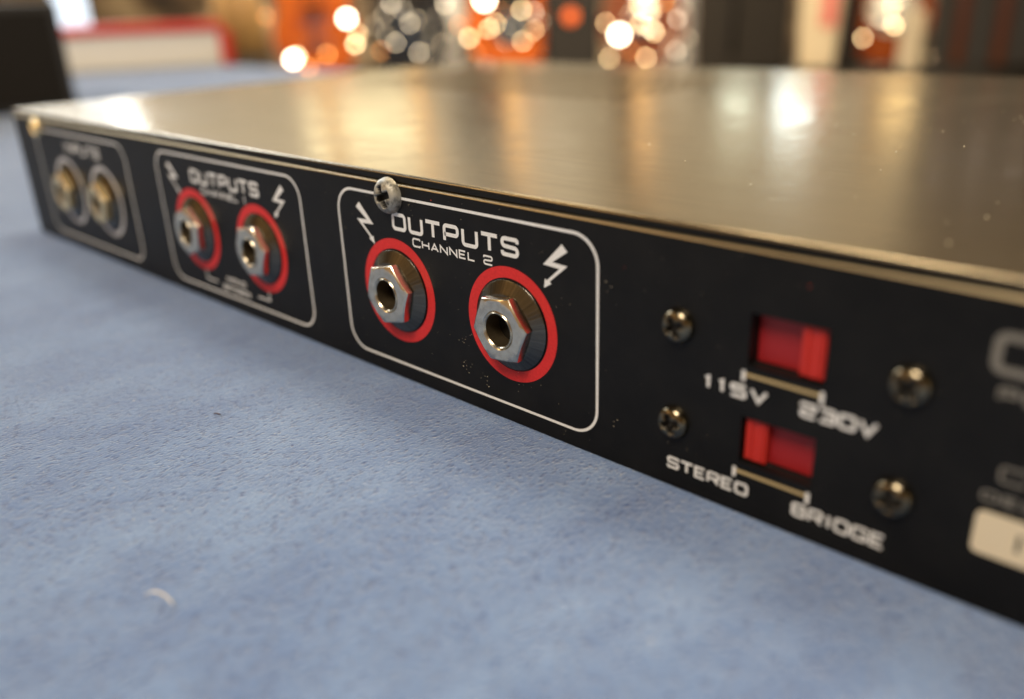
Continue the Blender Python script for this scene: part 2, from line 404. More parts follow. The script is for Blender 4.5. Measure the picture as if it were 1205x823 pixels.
def nap_fibres():
    rnd = random.Random(3); v, f = [], []
    for k in range(130000):
        if k < 9000: x, y = rnd.uniform(-205, 150), rnd.uniform(-1.6, -0.05)
        else: x, y = rnd.uniform(-190, 120), -rnd.random()**1.15*100
        z = 0.35*math.sin(x*0.021+y*0.034)*min(1, (-8-y)/60) if y < -8 else 0.0
        a = rnd.gauss(1.9, 0.7); h = rnd.uniform(.12, .42); ln = rnd.uniform(.15, .6); w_ = rnd.uniform(.025, .055)
        px_, py_ = -math.sin(a)*w_, math.cos(a)*w_
        b = len(v); v += [(x-px_, y-py_, z-.02), (x+px_, y+py_, z-.02), (x+math.cos(a)*ln, min(y+math.sin(a)*ln, -0.03), z+h)]
        f.append((b, b+1, b+2))
    me = bpy.data.meshes.new('cloth_nap'); me.from_pydata([(p[0]*MM, p[1]*MM, p[2]*MM) for p in v], [], f); me.materials.append(M_nap)
    o = bpy.data.objects.new('cloth_nap', me); COL.objects.link(o)
    tag(o, 'short blue nap fibres standing on the suede tablecloth', 'fibres', kind='stuff')
nap_fibres()

# ------------------------------------------------------------------ the amplifier
amp = empty('power_amplifier')
tag(amp, 'slim black rack amplifier showing its rear panel of jacks on the blue cloth', 'amplifier')
S1 = (82.4, 94.0, 25.3, 33.6); S2 = (82.1, 93.7, 9.2, 17.0)
JR = 6.4
def panel():
    bm = bmesh.new()
    xs = sorted([XL, S1[0], S1[1], S2[0], S2[1], XR]); zs = sorted([0.4, S2[2], S2[3], S1[2], S1[3], H-0.6])
    xs = [XL, -100, 0, 60]+[x for x in xs if x > XL]
    xs = sorted(set(xs)); vid = {}
    def V(x, y, z):
        k = (round(x, 4), round(y, 4), round(z, 4))
        if k not in vid: vid[k] = bm.verts.new(Vector(k)*MM)
        return vid[k]
    def inside(cx, cz, s): return s[0] < cx < s[1] and s[2] < cz < s[3]
    for i in range(len(xs)-1):
        for j in range(len(zs)-1):
            a, b, c, d = xs[i], xs[i+1], zs[j], zs[j+1]; cx, cz = (a+b)/2, (c+d)/2
            if inside(cx, cz, S1) or inside(cx, cz, S2): continue
            bm.faces.new((V(a,0,c), V(b,0,c), V(b,0,d), V(a,0,d)))
        # top bend and flange, bottom bend
        a, b = xs[i], xs[i+1]; prof = [(0, H-0.6)]
        for k in range(1, 6):
            t = math.radians(90*k/5); prof.append((0.6-0.6*math.cos(t), H-0.6+0.6*math.sin(t)))
        prof.append((14, H))
        for p, q in zip(prof, prof[1:]): bm.faces.new((V(a,p[0],p[1]), V(b,p[0],p[1]), V(b,q[0],q[1]), V(a,q[0],q[1])))
        prof = [(0, 0.4), (0.12, 0.15), (0.4, 0.03), (14, 0.03)]
        for p, q in zip(prof, prof[1:]): bm.faces.new((V(a,q[0],q[1]), V(b,q[0],q[1]), V(b,p[0],p[1]), V(a,p[0],p[1])))
    for s in (S1, S2):
        x0, x1, z0, z1 = s
        for (a, b) in (((x0,z0),(x1,z0)), ((x1,z0),(x1,z1)), ((x1,z1),(x0,z1)), ((x0,z1),(x0,z0))):
            bm.faces.new((V(a[0],0,a[1]), V(b[0],0,b[1]), V(b[0],1.2,b[1]), V(a[0],1.2,a[1])))
    me = bpy.data.meshes.new('rear_panel'); bm.to_mesh(me); bm.free(); me.materials.append(M_panel)
    me.materials.append(M_edge)
    for p in me.polygons:
        if p.normal.z > 0.25 and p.center.z > (H-0.62)*MM: p.material_index = 1
    o = bpy.data.objects.new('rear_panel', me); COL.objects.link(o); o.parent = amp
panel()
# chassis body behind the panel (sides, back and floor)
cv, cf = box_data(XL, XR, 14.0, DEP, 0.03, H)
cf = [cf[0], cf[3], cf[4], cf[5]]
cv += [(XL, 0.02, 0.4), (XL, 0.02, H-0.5), (XL, 14.0, 0.03), (XL, 14.0, H), (XR, 0.02, 0.4), (XR, 0.02, H-0.5), (XR, 14, 0.03), (XR, 14, H)]
cf += [(8, 9, 11, 10), (12, 14, 15, 13)]
mesh_obj('chassis', cv, cf, M_panel, amp)
# lid: sheet with rolled edge, resting on the flange
def lid():
    r, t = 0.80, 1.95
    z0, z1 = H+0.06, H+t
    y0, y1, x0, x1 = 0.25, DEP+0.6, XL-0.6, XR+0.6
    ring = []
    for k in range(9):
        a = math.radians(90*k/8); ring.append((r*(1-math.cos(a)), z1-r+r*math.sin(a)))
    ring = [(a+0.1, b) for a, b in ring]
    prof = [(0.6, z0), (0.3, z0+0.1), (0.1, z0+0.3)]+ring
    v, f = [], []
    for (ins, z) in prof:
        c = [(x0+ins, y0+ins), (x1-ins, y0+ins), (x1-ins, y1-ins), (x0+ins, y1-ins)]
        v += [(p[0], p[1], z) for p in c]
    for i in range(len(prof)-1):
        for k in range(4):
            j = (k+1) % 4; f.append((4*i+k, 4*i+j, 4*i+4+j, 4*i+4+k))
    b = 4*(len(prof)-1); f.append((b, b+1, b+2, b+3)); f.append((3, 2, 1, 0))
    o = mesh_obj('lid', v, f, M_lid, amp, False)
    for p in o.data.polygons: p.use_smooth = abs(p.normal.z) < 0.999
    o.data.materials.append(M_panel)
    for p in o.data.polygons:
        if p.center.z < (z1-r*0.62)*MM: p.material_index = 1  # black lower lip stands in for the shaded gap beneath the roll
    o.data.set_sharp_from_angle(angle=math.radians(40))
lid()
# ventilation slots: a field of small raised louvres at the back left of the lid
lv, lf = [], []
for i in range(22):
    for j in range(7):
        x = -168+i*6.4; y = 118+j*11
        a, b_ = box_data(x, x+3.4, y, y+7.5, H+1.9, H+2.12); o_ = len(lv)
        lv += a; lf += [tuple(q+o_ for q in fc) for fc in b_]
o = mesh_obj('vent_louvres', lv, lf, M_lid, amp); o['kind'] = 'stuff'

# box prints
BW = 70.62; BX2, BX1 = -15.98, -101.3; BZ0, BZ1 = 3.75, 40.23
for bx in (BX1, BX2): rounded_box('border_line', bx, bx+BW, BZ0, BZ1, 5.2, 0.54, M_print, amp)
rounded_box('border_line', -192.0, -121.6, BZ0+0.4, BZ1-0.6, 5.2, 0.54, M_print, amp)
word('lettering', 'INPUTS', -167.6, -140.2, 33.6, 36.9, 0.62, M_print, amp)
for bx, num in ((BX1, '1'), (BX2, '2')):
    ox = bx-BX2
    word('lettering', 'OUTPUTS', 2.0+ox+(1.2 if num == '1' else 0), 37.1+ox, 33.4, 37.1, 0.76, M_print, amp, gap=0.40)
    word('lettering', 'CHANNEL '+num, 8.0+ox, 30.45+ox, 30.85, 32.6, 0.34, M_print, amp, gap=0.40, big=(0, 8), bigk=1.10, rr_=0.3)
    bolt(45.6+ox, False, amp); bolt(-7.1+ox, True, amp)
# brackets and small print below the first pair of outputs
for bp in ([(-82.2, 9.0), (-82.2, 6.7), (-76.6, 6.7)], [(-50.4, 9.0), (-50.4, 6.7), (-56.0, 6.7)]):
    P = Print(); P.ribbon(bp, 0.42); P.build('bracket_line', M_print, amp)
word('lettering', 'MONO', -71.2, -61.6, 7.9, 9.3, 0.34, M_print, amp)
word('lettering', 'BRIDGED', -73.6, -60.0, 5.3, 6.8, 0.34, M_print, amp)
# switch prints
word('lettering', '115V', 75.0, 86.0, 19.8, 22.1, 0.52, M_print, amp, gap=0.42)
word('lettering', '230V', 90.9, 102.0, 19.9, 22.3, 0.52, M_print, amp, gap=0.36)
word('lettering', 'STEREO', 69.3, 84.1, 3.5, 5.7, 0.46, M_print, amp, gap=0.36)
word('lettering', 'BRIDGE', 91.2, 105.0, 3.5, 5.85, 0.46, M_print, amp, gap=0.36)
for x0, x1, z in ((81.85, 93.9, 23.9), (81.5, 93.45, 7.55)):
    P = Print(); P.ribbon([(x0+0.3, z), (x1-0.3, z)], 0.5); P.build('indicator_line', M_goldprint, amp)
    for xt, za in ((x0, z-1.15), (x1, z-1.3)):
        P = Print(); P.ribbon([(xt, z+0.6), (xt, za)], 0.6); P.build('indicator_tick', M_print, amp)
# print at the right edge
word('lettering', 'CE', 113.6, 124.5, 33.2, 38.6, 1.1, M_dimprint, amp, gap=0.3)
word('lettering', 'POWER', 115.0, 129.0, 29.9, 31.8, 0.5, M_dimprint, amp)
word('lettering', 'DESIGNED', 115.4, 133.0, 16.2, 17.7, 0.36, M_dimprint, amp)
word('lettering', 'C', 116.9, 120.0, 19.3, 21.6, 0.4, M_dimprint, amp)
# sticker
def sticker():
    x0, x1, z0, z1, r = 115.4, 152.0, 8.7, 14.8, 0.9
    pts = []
    for cx, cz, a0 in ((x1-r, z1-r, 0), (x0+r, z1-r, 90), (x0+r, z0+r, 180), (x1-r, z0+r, 270)):
        for k in range(7):
            a = math.radians(a0+90*k/6); pts.append((cx+r*math.cos(a), cz+r*math.sin(a)))
    n = len(pts); v = [(p[0], -0.02, p[1]) for p in pts]+[(p[0], -0.28, p[1]) for p in pts]
    f = [tuple(range(n, 2*n))]+[(k, (k+1) % n, n+(k+1) % n, n+k) for k in range(n)]
    o = mesh_obj('sticker', v, f, M_label, amp); o['label'] = 'cream rating sticker at the right'
    P = Print(); P.ribbon([(120.6, 13.0), (120.6, 10.6)], 0.5)
    P.v = [(a, b-0.27, c) for a, b, c in P.v]
    P.build('sticker_digit', M_blackplastic, o)
sticker()

# ---- jacks
def hexnut(name, R, d0, d1, rot, hole, m, parent, cx, cz):
    n = 72; v, f = [], []
    def hexr(a): 
        t = (a-rot) % (math.pi/3)-math.pi/6
        return R*math.cos(math.pi/6)/math.cos(t)
    prof = []
    rc = R*math.cos(math.pi/6)
    rows = []
    angs = [rot+2*math.pi*k/n for k in range(n)]
    def row(fn, d): rows.append([(fn(a)*math.cos(a), -(d(a) if callable(d) else d), fn(a)*math.sin(a)) for a in angs])
    cut = lambda a: max(0.0, (hexr(a)-rc)/(R-rc))*0.32
    row(lambda a: hexr(a)-0.05, d0)
    row(lambda a: hexr(a), d0+0.08)
    row(lambda a: hexr(a), lambda a: d1-0.26-cut(a))
    row(lambda a: hexr(a)-0.13, lambda a: d1-0.13-cut(a)*0.9)
    row(lambda a: min(hexr(a)-0.34, rc*0.965), d1-0.02)
    row(lambda a: 4.9, d1)
    row(lambda a: hole+0.35, d1)
    row(lambda a: hole, d1-0.3)
    row(lambda a: hole, d0)
    for i in range(len(rows)-1):
        for k in range(n): f.append((i*n+k, i*n+(k+1) % n, (i+1)*n+(k+1) % n, (i+1)*n+k))
    for r_ in rows: v += r_
    o = mesh_obj(name, v, f, m, parent, True, (cx, 0, cz))
    o.data.set_sharp_from_angle(angle=math.radians(25)); return o
def jack(cx, cz, rot, ring_mat, ringname='ring_mark', big=1.0, label=None):
    j = lathe('jack_socket', [(5.0, 0.0), (5.0, 1.0), (5.3, 3.2)], M_washer, amp, 48, (cx, 0, cz))
    if label: j['label'] = label
    rm = ring_print(ringname, 0, 0, 9.05 if ring_mat is M_redprint else 9.75, 11.2, ring_mat, j)
    wv_ = lathe('washer', [(8.75, 0.03), (8.75, 0.30), (8.6, 0.45), (8.25, 0.55), (6.7, 1.55), (6.2, 1.72), (4.6, 1.75)], M_washer, j, 96)
    hexnut('nut', 6.85, 1.80, 3.65, math.radians(rot), 3.45, M_nut if ring_mat is M_redprint else M_warmlit, j, 0, 0)
    lathe('barrel', [(3.62, 1.5), (3.55, 3.55), (3.42, 3.72), (3.3, 3.72), (3.14, 3.52)], M_barrel, j, 48)
    lathe('bore', [(3.13, 3.5), (3.1, 3.3), (3.1, -6.0), (3.1, -12.0)], M_bore, j, 40)
    lathe('socket_floor', [(3.1, -11.9), (0.01, -11.9)], M_hole, j, 24)
    # tip contact spring inside the bore
    v, f = box_data(-0.5, 0.9, 1.6, 9.0, -3.0, -2.3); mesh_obj('contact', v, f, M_contact, j)
    return j
RZ = 20.32
for bx, rr2 in ((BX1, (22, 9)), (BX2, (13, 8))):
    jack(bx+18.34, RZ, rr2[0], M_redprint); jack(bx+50.51, RZ, rr2[1], M_redprint)
for cx in (-169.8, -141.2): jack(cx, 20.4, 17, M_greyprint)

# ---- screws
def screw(name, cx, cz, R, hgt, rot, m, parent=amp, label=None):
    nr, na = 22, 72; v, f = [], []
    ca, sa = math.cos(rot), math.sin(rot)
    def smooth(a, b, x): t = min(1, max(0, (x-a)/(b-a))); return t*t*(3-2*t)
    for i in range(nr+1):
        r = R*(i/nr)
        for k in range(na):
            a = 2*math.pi*k/na; x, z = r*math.cos(a), r*math.sin(a)
            t = i/nr; dome = hgt*(1-t**3.2)**0.5 if t < 1 else 0
            u_, w_ = x*ca+z*sa, -x*sa+z*ca
            arm = R*0.62; wd = R*0.17
            def slot(p, q): return (1-smooth(wd*0.75, wd*1.35, abs(q)))*(1-smooth(arm*0.82, arm, abs(p)))
            c_ = max(slot(u_, w_), slot(w_, u_), 1-smooth(R*0.2, R*0.3, abs(u_)+abs(w_)))
            d = dome-c_*(hgt*1.0*(1-0.35*r/R))
            v.append((x, -d, z))
    for i in range(nr):
        for k in range(na): f.append((i*na+k, i*na+(k+1) % na, (i+1)*na+(k+1) % na, (i+1)*na+k))
    o = mesh_obj(name, v, f, m, parent, True, (cx, -0.02, cz))
    if label: o['label'] = label
    o.data.materials.append(M_hole)
    for p in o.data.polygons:
        c = p.center/MM; x, z = c.x, c.z; rr_ = math.hypot(x, z); t = min(1, rr_/R)
        if hgt*(1-t**3.2)**0.5-(-c.y) > hgt*0.24 and rr_ < R*0.62: p.material_index = 1  # deep faces near black: the cross recess's shade put into colour
    return o
for x, z, r in ((70.4, 28.85, 0.5), (70.3, 12.2, 0.35), (105.2, 28.9, 0.9), (105.2, 12.25, 0.2)):
    screw('screw', x, z, 2.85, 1.7, r, M_screw)
screw('screw', 2.0, 40.4, 3.7, 2.3, 0.35, M_oldscrew, label='oxidised crosshead screw at the top edge')
screw('screw', -187.6, 40.0, 3.2, 2.2, 0.7, M_warmlit)

# ---- slide switches
def switch(s, right):
    x0, x1, z0, z1 = s; x0 += .02; x1 -= .02; z0 += .02; z1 -= .02
    v, f = box_data(x0, x1, 1.2, 4.2, z0, z1); f = [q for q in f if q != (0, 1, 5, 4)]
    sw = mesh_obj('slide_switch', v, f, M_blackplastic, amp)
    w_ = x1-x0
    box('switch_plate', (x0+0.25, x1-0.1, 2.3, 3.4, z0+0.2, z1-0.1), M_redplastic, sw, 0.15)
    a = x1-w_*0.36 if right else x0+0.3; b_ = a+w_*0.31
    v1, f1 = box_data(a, b_, 0.9, 2.32, z0+0.3, z1-0.2)
    sl = mesh_obj('slider', v1, f1, M_redslider, sw, False, (0, 0, 0), 0.18)
    # finger grooves of the slider
    c = (a+b_)/2
    for dx in (-0.95, 0.95): box('slider_ridge', (c+dx-0.40, c+dx+0.40, 0.62, 0.88, z0+0.6, z1-0.5), M_redslider, sl, 0.14)
switch(S1, True); switch(S2, False)

# ---- dust on the panel
dv, df = [], []
def fleck(x, z, s, q):
    b = len(q[0]); n = random.choice((3, 4, 5)); a0 = random.random()*6
    pts = [(x+s*random.uniform(.5, 1.3)*math.cos(a0+2*math.pi*k/n), -0.04, z+s*random.uniform(.5, 1.3)*math.sin(a0+2*math.pi*k/n)) for k in range(n)]
    q[0].extend(pts+[(x, -0.04-s*0.9, z)]); top = len(q[0])-1
    for k in range(n): q[1].append((b+k, b+(k+1) % n, top))
q = ([], [])
for k in range(260):
    fleck(random.uniform(-100, 112), random.uniform(1, 42), random.choice((.03, .04, .05, .07)), q)
for (cx, cz, n, sp) in ((21.5, 14.5, 9, 1.6), (22, 9, 8, 1.2), (28, 7, 6, .8), (57, 33, 2, .5), (8, 38, 7, 1.8), (59, 8, 3, .6), (36, 9, 4, 1.5)):
    for k in range(n): fleck(cx+random.gauss(0, sp), cz+random.gauss(0, sp), random.uniform(.05, .13), q)
o = mesh_obj('dust', q[0], q[1], M_dust, amp); o['kind'] = 'stuff'
q = ([], [])
for x, z in ((14.5, 41.0), (90.5, 39.2), (60, 36.2)): fleck(x, z, .14, q)
o = mesh_obj('dust', q[0], q[1], M_reddust, amp); o['kind'] = 'stuff'
# dust and fluff on the lid
q = ([], [])
for k in range(130):
    x, y, s = random.uniform(-120, 150), random.uniform(4, 150), random.choice((.07, .1, .14, .2))
    b = len(q[0]); n = 4
    q[0].extend([(x+s*random.uniform(.6, 1.3)*math.cos(i*1.57), y+s*random.uniform(.6, 1.3)*math.sin(i*1.57), H+1.96) for i in range(4)]+[(x, y, H+1.96+s)])
    for i in range(4): q[1].append((b+i, b+(i+1) % 4, b+4))
o = mesh_obj('dust', q[0], q[1], M_dust, amp); o['kind'] = 'stuff'

# ------------------------------------------------------------------ lint on the cloth
def tube(name, pts, r, m, parent=None, n=6):
    v, f = [], []
    pts = [Vector(p) for p in pts]
    for i, p in enumerate(pts):
        t = (pts[min(i+1, len(pts)-1)]-pts[max(i-1, 0)]).normalized()
        a = t.orthogonal().normalized(); b = t.cross(a)
        for k in range(n):
            an_ = 2*math.pi*k/n; v.append(tuple(p+a*r*math.cos(an_)+b*r*math.sin(an_)))
    for i in range(len(pts)-1):
        for k in range(n): f.append((i*n+k, i*n+(k+1) % n, (i+1)*n+(k+1) % n, (i+1)*n+k))
    f += [tuple(range(n)), tuple(range((len(pts)-1)*n, len(pts)*n))]
    return mesh_obj(name, v, f, m, parent, True)
M_fibre = mat('cream_fibre', (0.85, 0.78, 0.68), 0.6)
M_crumb = mat('dark_crumb', (0.09, 0.06, 0.06), 0.8)
o = tube('lint_fibre', [(30.4, -71.9, .4), (31.0, -71.2, .8), (32.4, -70.6, 1.0), (34.2, -70.3, .9), (35.6, -70.3, .4)], .12, M_fibre)
tag(o, 'short curved cream fibre lying on the blue cloth near the lower left', 'lint')
o = tube('lint_speck', [(-15.0, -36.4, .3), (-14.4, -36.1, .5), (-13.6, -35.7, .3)], .14, M_crumb)
tag(o, 'tiny dark speck on the blue cloth in front of the amplifier', 'lint')

q = ([], [])
for k in range(150):
    x = random.uniform(-150, 100); y = -random.uniform(1, 90); s_ = random.choice((.04, .05, .07, .1)); b = len(q[0])
    a_ = random.random()*3.1; ln = random.uniform(1, 4)*s_
    q[0].extend([(x-math.cos(a_)*ln, y-math.sin(a_)*ln, .3), (x+math.sin(a_)*s_*.5, y-math.cos(a_)*s_*.5, .32), (x+math.cos(a_)*ln, y+math.sin(a_)*ln, .34), (x-math.sin(a_)*s_*.4, y+math.cos(a_)*s_*.4, .42)])
    q[1].append((b, b+1, b+3)); q[1].append((b+1, b+2, b+3))
o = mesh_obj('dust', q[0], q[1], M_fibre, None); tag(o, 'tiny pale dust scattered over the blue tablecloth', 'dust', kind='stuff')

# ------------------------------------------------------------------ things behind, far out of focus
M_blackcase = mat('black_case_vinyl', (0.022, 0.019, 0.016), 0.55)
v = coords(M_blackcase); bump(M_blackcase, noise(M_blackcase, v, 900, 3), 0.0003, 0.4)
M_grille = mat('dark_grille', (0.018, 0.015, 0.012), 0.8, 0, 0.1)
M_chrome = mat('warm_chrome', (0.72, 0.56, 0.34), 0.06, 1.0)
M_bright = mat('polished_chrome', (0.95, 0.88, 0.76), 0.05, 1.0)
M_chromeD = mat('amber_glint_chrome', (0.50, 0.22, 0.07), 0.08, 1.0)
M_chromeG = mat('faint_glint_chrome', (0.24, 0.21, 0.16), 0.10, 1.0)  # darker and warmer chrome copies set each glint's strength in the colour
M_chromeC = mat('cool_chrome', (0.50, 0.46, 0.39), 0.06, 1.0)
M_red = mat('red_lacquer', (0.65, 0.03, 0.015), 0.35)
M_white = mat('white_paper', (0.82, 0.76, 0.66), 0.6)
M_screen = mat('lit_screen', (0.02, 0.02, 0.02), 0.3, emis=(0.80, 0.90, 1.0), estr=1.5)
M_wood = mat('tan_wood', (0.42, 0.23, 0.07), 0.5)
v = coords(M_wood, (1, 1, 0.1)); L(M_wood, ramp(M_wood, noise(M_wood, v, 60, 4), [(0.3, (0.30, 0.15, 0.04)), (0.7, (0.52, 0.31, 0.11))]), bsdf(M_wood).inputs['Base Color'])
M_orange = mat('orange_lacquer', (0.60, 0.13, 0.012), 0.25, coat=0.6)
v = coords(M_orange); L(M_orange, ramp(M_orange, noise(M_orange, v, 7, 4), [(0.3, (0.22, 0.030, 0.004)), (0.7, (0.48, 0.105, 0.010))]), bsdf(M_orange).inputs['Base Color'])
M_brown = mat('brown_lacquer', (0.13, 0.035, 0.012), 0.3, coat=0.5)
M_blackgloss = mat('black_lacquer', (0.012, 0.011, 0.011), 0.2, coat=0.5)
M_guard = mat('cream_pickguard', (0.70, 0.62, 0.48), 0.4)
M_cream = mat('cream_fabric', (0.66, 0.52, 0.33), 0.8)
M_pink = mat('pink_fabric', (0.68, 0.16, 0.12), 0.8)
M_greycloth = mat('charcoal_fabric', (0.020, 0.016, 0.012), 0.9, 0, 0.1)
M_floor = mat('dark_carpet', (0.05, 0.045, 0.04), 0.95)
M_bench = mat('dark_bench', (0.06, 0.05, 0.04), 0.7)
M_neck = mat('maple_neck', (0.50, 0.30, 0.12), 0.4)

def facing(px, py, depth, name):
    """an Empty at a point of the place, turned so that its -y side looks towards the front table edge"""
    p = at(px, py, depth); d = CAM_LOC-p
    e = empty(name, p, (0, 0, math.atan2(d.y, d.x)+math.pi/2)); return e

# unseen wall and ceiling added to cut ambient light and shape the metal's reflections
M_hall = mat('dark_hall_paint', (0.055, 0.042, 0.030), 0.9)
M_tanwall = mat('tan_hall_wall', (0.42, 0.28, 0.13), 0.9)
o = mesh_obj('unseen_wall', *box_data(-6000, 5000, -2100, -2000, -755, 2700), M_tanwall, None); tag(o, kind='structure')
o = mesh_obj('unseen_ceiling', *box_data(-6000, 5000, -2095, 3600, 2705, 2760), M_hall, None); tag(o, kind='structure')
for az_, wd_, d_ in ((-45.5, 520, 7000), (-36, 260, 7600), (-15.5, 420, 6500), (-8, 1300, 7000)):  # unseen dark pillars added to band the lid's reflection
    c_ = azel(az_, 0, d_)
    o = mesh_obj('added_pillar', *box_data(-wd_/2, wd_/2, -150, 150, -755, 2700), M_hall, None); o.location = (c_.x*MM, c_.y*MM, 0)
    o.rotation_euler.z = -math.radians(az_); tag(o, kind='structure')
# floor and the dark backdrop of the hall
o = mesh_obj('floor', [(-9000, -3000, -760), (6000, -3000, -760), (6000, 12000, -760), (-9000, 12000, -760)], [(0, 1, 2, 3)], M_floor)
tag(o, kind='structure')
def slab(name, p0, p1, z0, z1, th, m, bevel=2):
    a, b = Vector((p0[0], p0[1], 0)), Vector((p1[0], p1[1], 0)); d = (b-a).normalized(); n = Vector((-d.y, d.x, 0))
    if n.dot(CAM_LOC-a) > 0: n = -n
    q = [a, b, b+n*th, a+n*th]; v = [(c.x, c.y, z0) for c in q]+[(c.x, c.y, z1) for c in q]
    return mesh_obj(name, v, box_data(0,1,0,1,0,1)[1], m, None, False, (0, 0, 0), bevel)
pa, pb = at(-300, 60, 3500), at(1500, 60, 3500)
M_back = mat('mottled_brown_board', (0.2, 0.12, 0.06), 0.8)
v = coords(M_back); L(M_back, ramp(M_back, noise(M_back, v, 5, 3), [(0.35, (0.04, 0.028, 0.02)), (0.5, (0.17, 0.11, 0.06)), (0.65, (0.42, 0.31, 0.18))]), bsdf(M_back).inputs['Base Color'])
o = slab('backdrop', pa, pb, -760, 225, 60, M_back); tag(o, kind='structure')
zb = at(600, 92, 2900).z
pa, pb = at(-200, 92, 2750), at(1450, 92, 2750)
o = slab('display_bench', pa, pb, -760, zb, 640, M_bench)
tag(o, 'long dark bench behind the amplifier that carries the row of guitars', 'bench')

# black case at the left
ang = math.radians(74)
cb_ = Vector((-626.0, 178.0, 0)); ca_ = cb_-Vector((math.cos(ang), math.sin(ang), 0))*150
case = empty('black_case', ((ca_+cb_)/2), (0, 0, ang))
tag(case, 'small black case standing on the cloth at the far left behind the amplifier', 'case')
box('body', (-75, 75, 0, 120, 0.5, 84), M_blackcase, case, 2.5)
box('front_grille', (-69, 68, -1.2, -0.05, 7, 77), M_grille, case, 0.4)
lathe('corner_cap', [(0.01, 3.2), (3.5, 2.8), (6.0, 0.1)], M_chrome, case, 24, (8, -1.2, 26))

# red-trimmed white display box
e = facing(172, 84, 1150, 'display_box')
tag(e, 'white-fronted display box with a bright red rim on the cloth behind the amplifier', 'box')
hh = 52
e.location.z = 0.001
box('body', (-130, 100, 0, 60, 0, hh-8), M_white, e, 1)
box('red_rim', (-140, 106, -4, 64, hh-8, hh+4), M_red, e, 1.5)
box('red_side', (100.2, 116, -4, 64, 0, hh-8.2), M_red, e, 1.5)
# bright tablet screen
e = facing(92, 38, 1500, 'tablet_screen')
tag(e, 'bright bluish-white tablet screen standing beside the black case', 'screen')
box('bezel', (-34, 26, 0, 9, -4, 116), M_grille, e, 1)
box('display', (-30, 22, -1.5, -0.1, 0, 112), M_screen, e, 0.3)
box('stand', (-12, 4, 9.1, 40, -130, 40), M_grille, e, 1)
# bundle of upright wooden sticks
e = facing(292, 82, 1900, 'drumstick_bundle')
tag(e, 'upright bundle of tan wooden drumsticks beside the red-rimmed box', 'drumsticks')
zbt = e.location.z/MM
for k in range(14):
    x = -48+k*7.4; y = random.uniform(-8, 8); lean = random.uniform(-6, 6)
    tube('stick', [(x, y, 0), (x+lean*.5, y, 90), (x+lean, y, 150+random.uniform(0, 40))], 6.4, M_wood, e, 8)
lathe('holder', [(54, 0)], M_grille, e, 8) if False else None
hv = [(54*math.cos(k*math.pi/12), 16*math.sin(k*math.pi/12), z) for z in (-2-abs(zbt), 30) for k in range(24)]
mesh_obj('holder', hv, [(k, (k+1) % 24, 24+(k+1) % 24, 24+k) for k in range(24)], M_bench, e, True)

# guitars
def outline():
    pts = []
    for k in range(72):
        a = 2*math.pi*k/72
        z = 205*math.cos(a); t = (z+205)/410
        half = 150*math.sin(a)
        waist = 1-0.20*math.exp(-((t-0.58)/0.13)**2)-0.13*max(0, t-0.55)
        pts.append((half*waist*(1 if abs(z) < 190 else .96), z+205))
    return pts
OUT = outline()
def slab_outline(name, pts, y0, y1, m, parent, bevel=5, s=1.0, off=(0, 0)):
    n = len(pts); v = [(p[0]*s+off[0], y0, p[1]*s+off[1]) for p in pts]+[(p[0]*s+off[0], y1, p[1]*s+off[1]) for p in pts]
    f = [tuple(range(n)), tuple(range(n, 2*n))]+[(k, (k+1) % n, n+(k+1) % n, n+k) for k in range(n)]
    return mesh_obj(name, v, f, m, parent, False, (0, 0, 0), bevel, 3)
def guitar(px, depth, m, guard, label, s=1.0):
    e = facing(px, 90, depth, 'guitar'); e.location.z = (zb+2)*MM
    tag(e, label, 'guitar', 'guitars standing in a row on the far bench')
    e.scale = (s, s, s)
    slab_outline('body', OUT, 0, 44, m, e)
    if guard: slab_outline('pickguard', OUT, -3, -0.2, guard, e, 0.5, 0.55, (14, 95))
    box('neck', (-27, 27, -4, 20, 330, 800), M_neck, e, 3)
    box('headstock', (-38, 38, 4, 20, 800.5, 980), M_neck, e, 5)
    box('bridge', (-42, 42, -12, -3.2, 120, 142), M_chromeC, e, 2)
    for z in (180, 230): box('pickup', (-40, 40, -9, -3.2, z, z+22), M_chromeC, e, 3)
    lathe('rest', [(60, 0)], M_grille, e) if False else None
    return e
GA = guitar(378, 2900, M_orange, None, 'orange lacquered guitar nearest the wooden drumsticks')
GB = guitar(487, 2960, M_blackgloss, None, 'glossy black guitar with chrome knobs between two orange guitars')
GC = guitar(600, 2900, M_orange, M_blackgloss, 'orange guitar with a black pickguard in the middle of the row')
GD = guitar(755, 2900, M_brown, None, 'dark brown guitar covered in chrome hardware beside the charcoal amplifier bag')
def card(px0, px1, depth, hgt, m, name, label, cat):
    a, b = at(px0, 90, depth), at(px1, 90, depth); wd = (b-a).length
    e = facing((px0+px1)/2, 90, depth, name); e.location.z = (zb+2)*MM
    tag(e, label, cat)
    box('face_panel', (-wd/2, wd/2, 0, 22, 0, hgt), m, e, 2)
    box('foot', (-wd/2+4, wd/2-4, 22.5, 50, 0, 12), M_bench, e, 1)
M_tanboard = mat('tan_board', (0.50, 0.39, 0.26), 0.8)
M_paleboard = mat('pale_grey_board', (0.46, 0.42, 0.37), 0.8)
card(442, 470, 3080, 330, M_tanboard, 'price_board', 'tan display panel behind the left edge of the black guitar', 'board')
card(505, 548, 3080, 420, M_paleboard, 'price_board', 'pale grey display panel between the black guitar and the middle orange one', 'board')
card(626, 641, 3080, 450, M_tanboard, 'price_board', 'narrow tan display panel right behind the middle orange guitar', 'board')
card(786, 815, 3080, 430, M_paleboard, 'price_board', 'pale grey display panel between the dark brown guitar and the gig bag', 'board')
card(262, 330, 3150, 260, M_tanboard, 'price_board', 'wide tan display panel behind the wooden drumsticks', 'board')
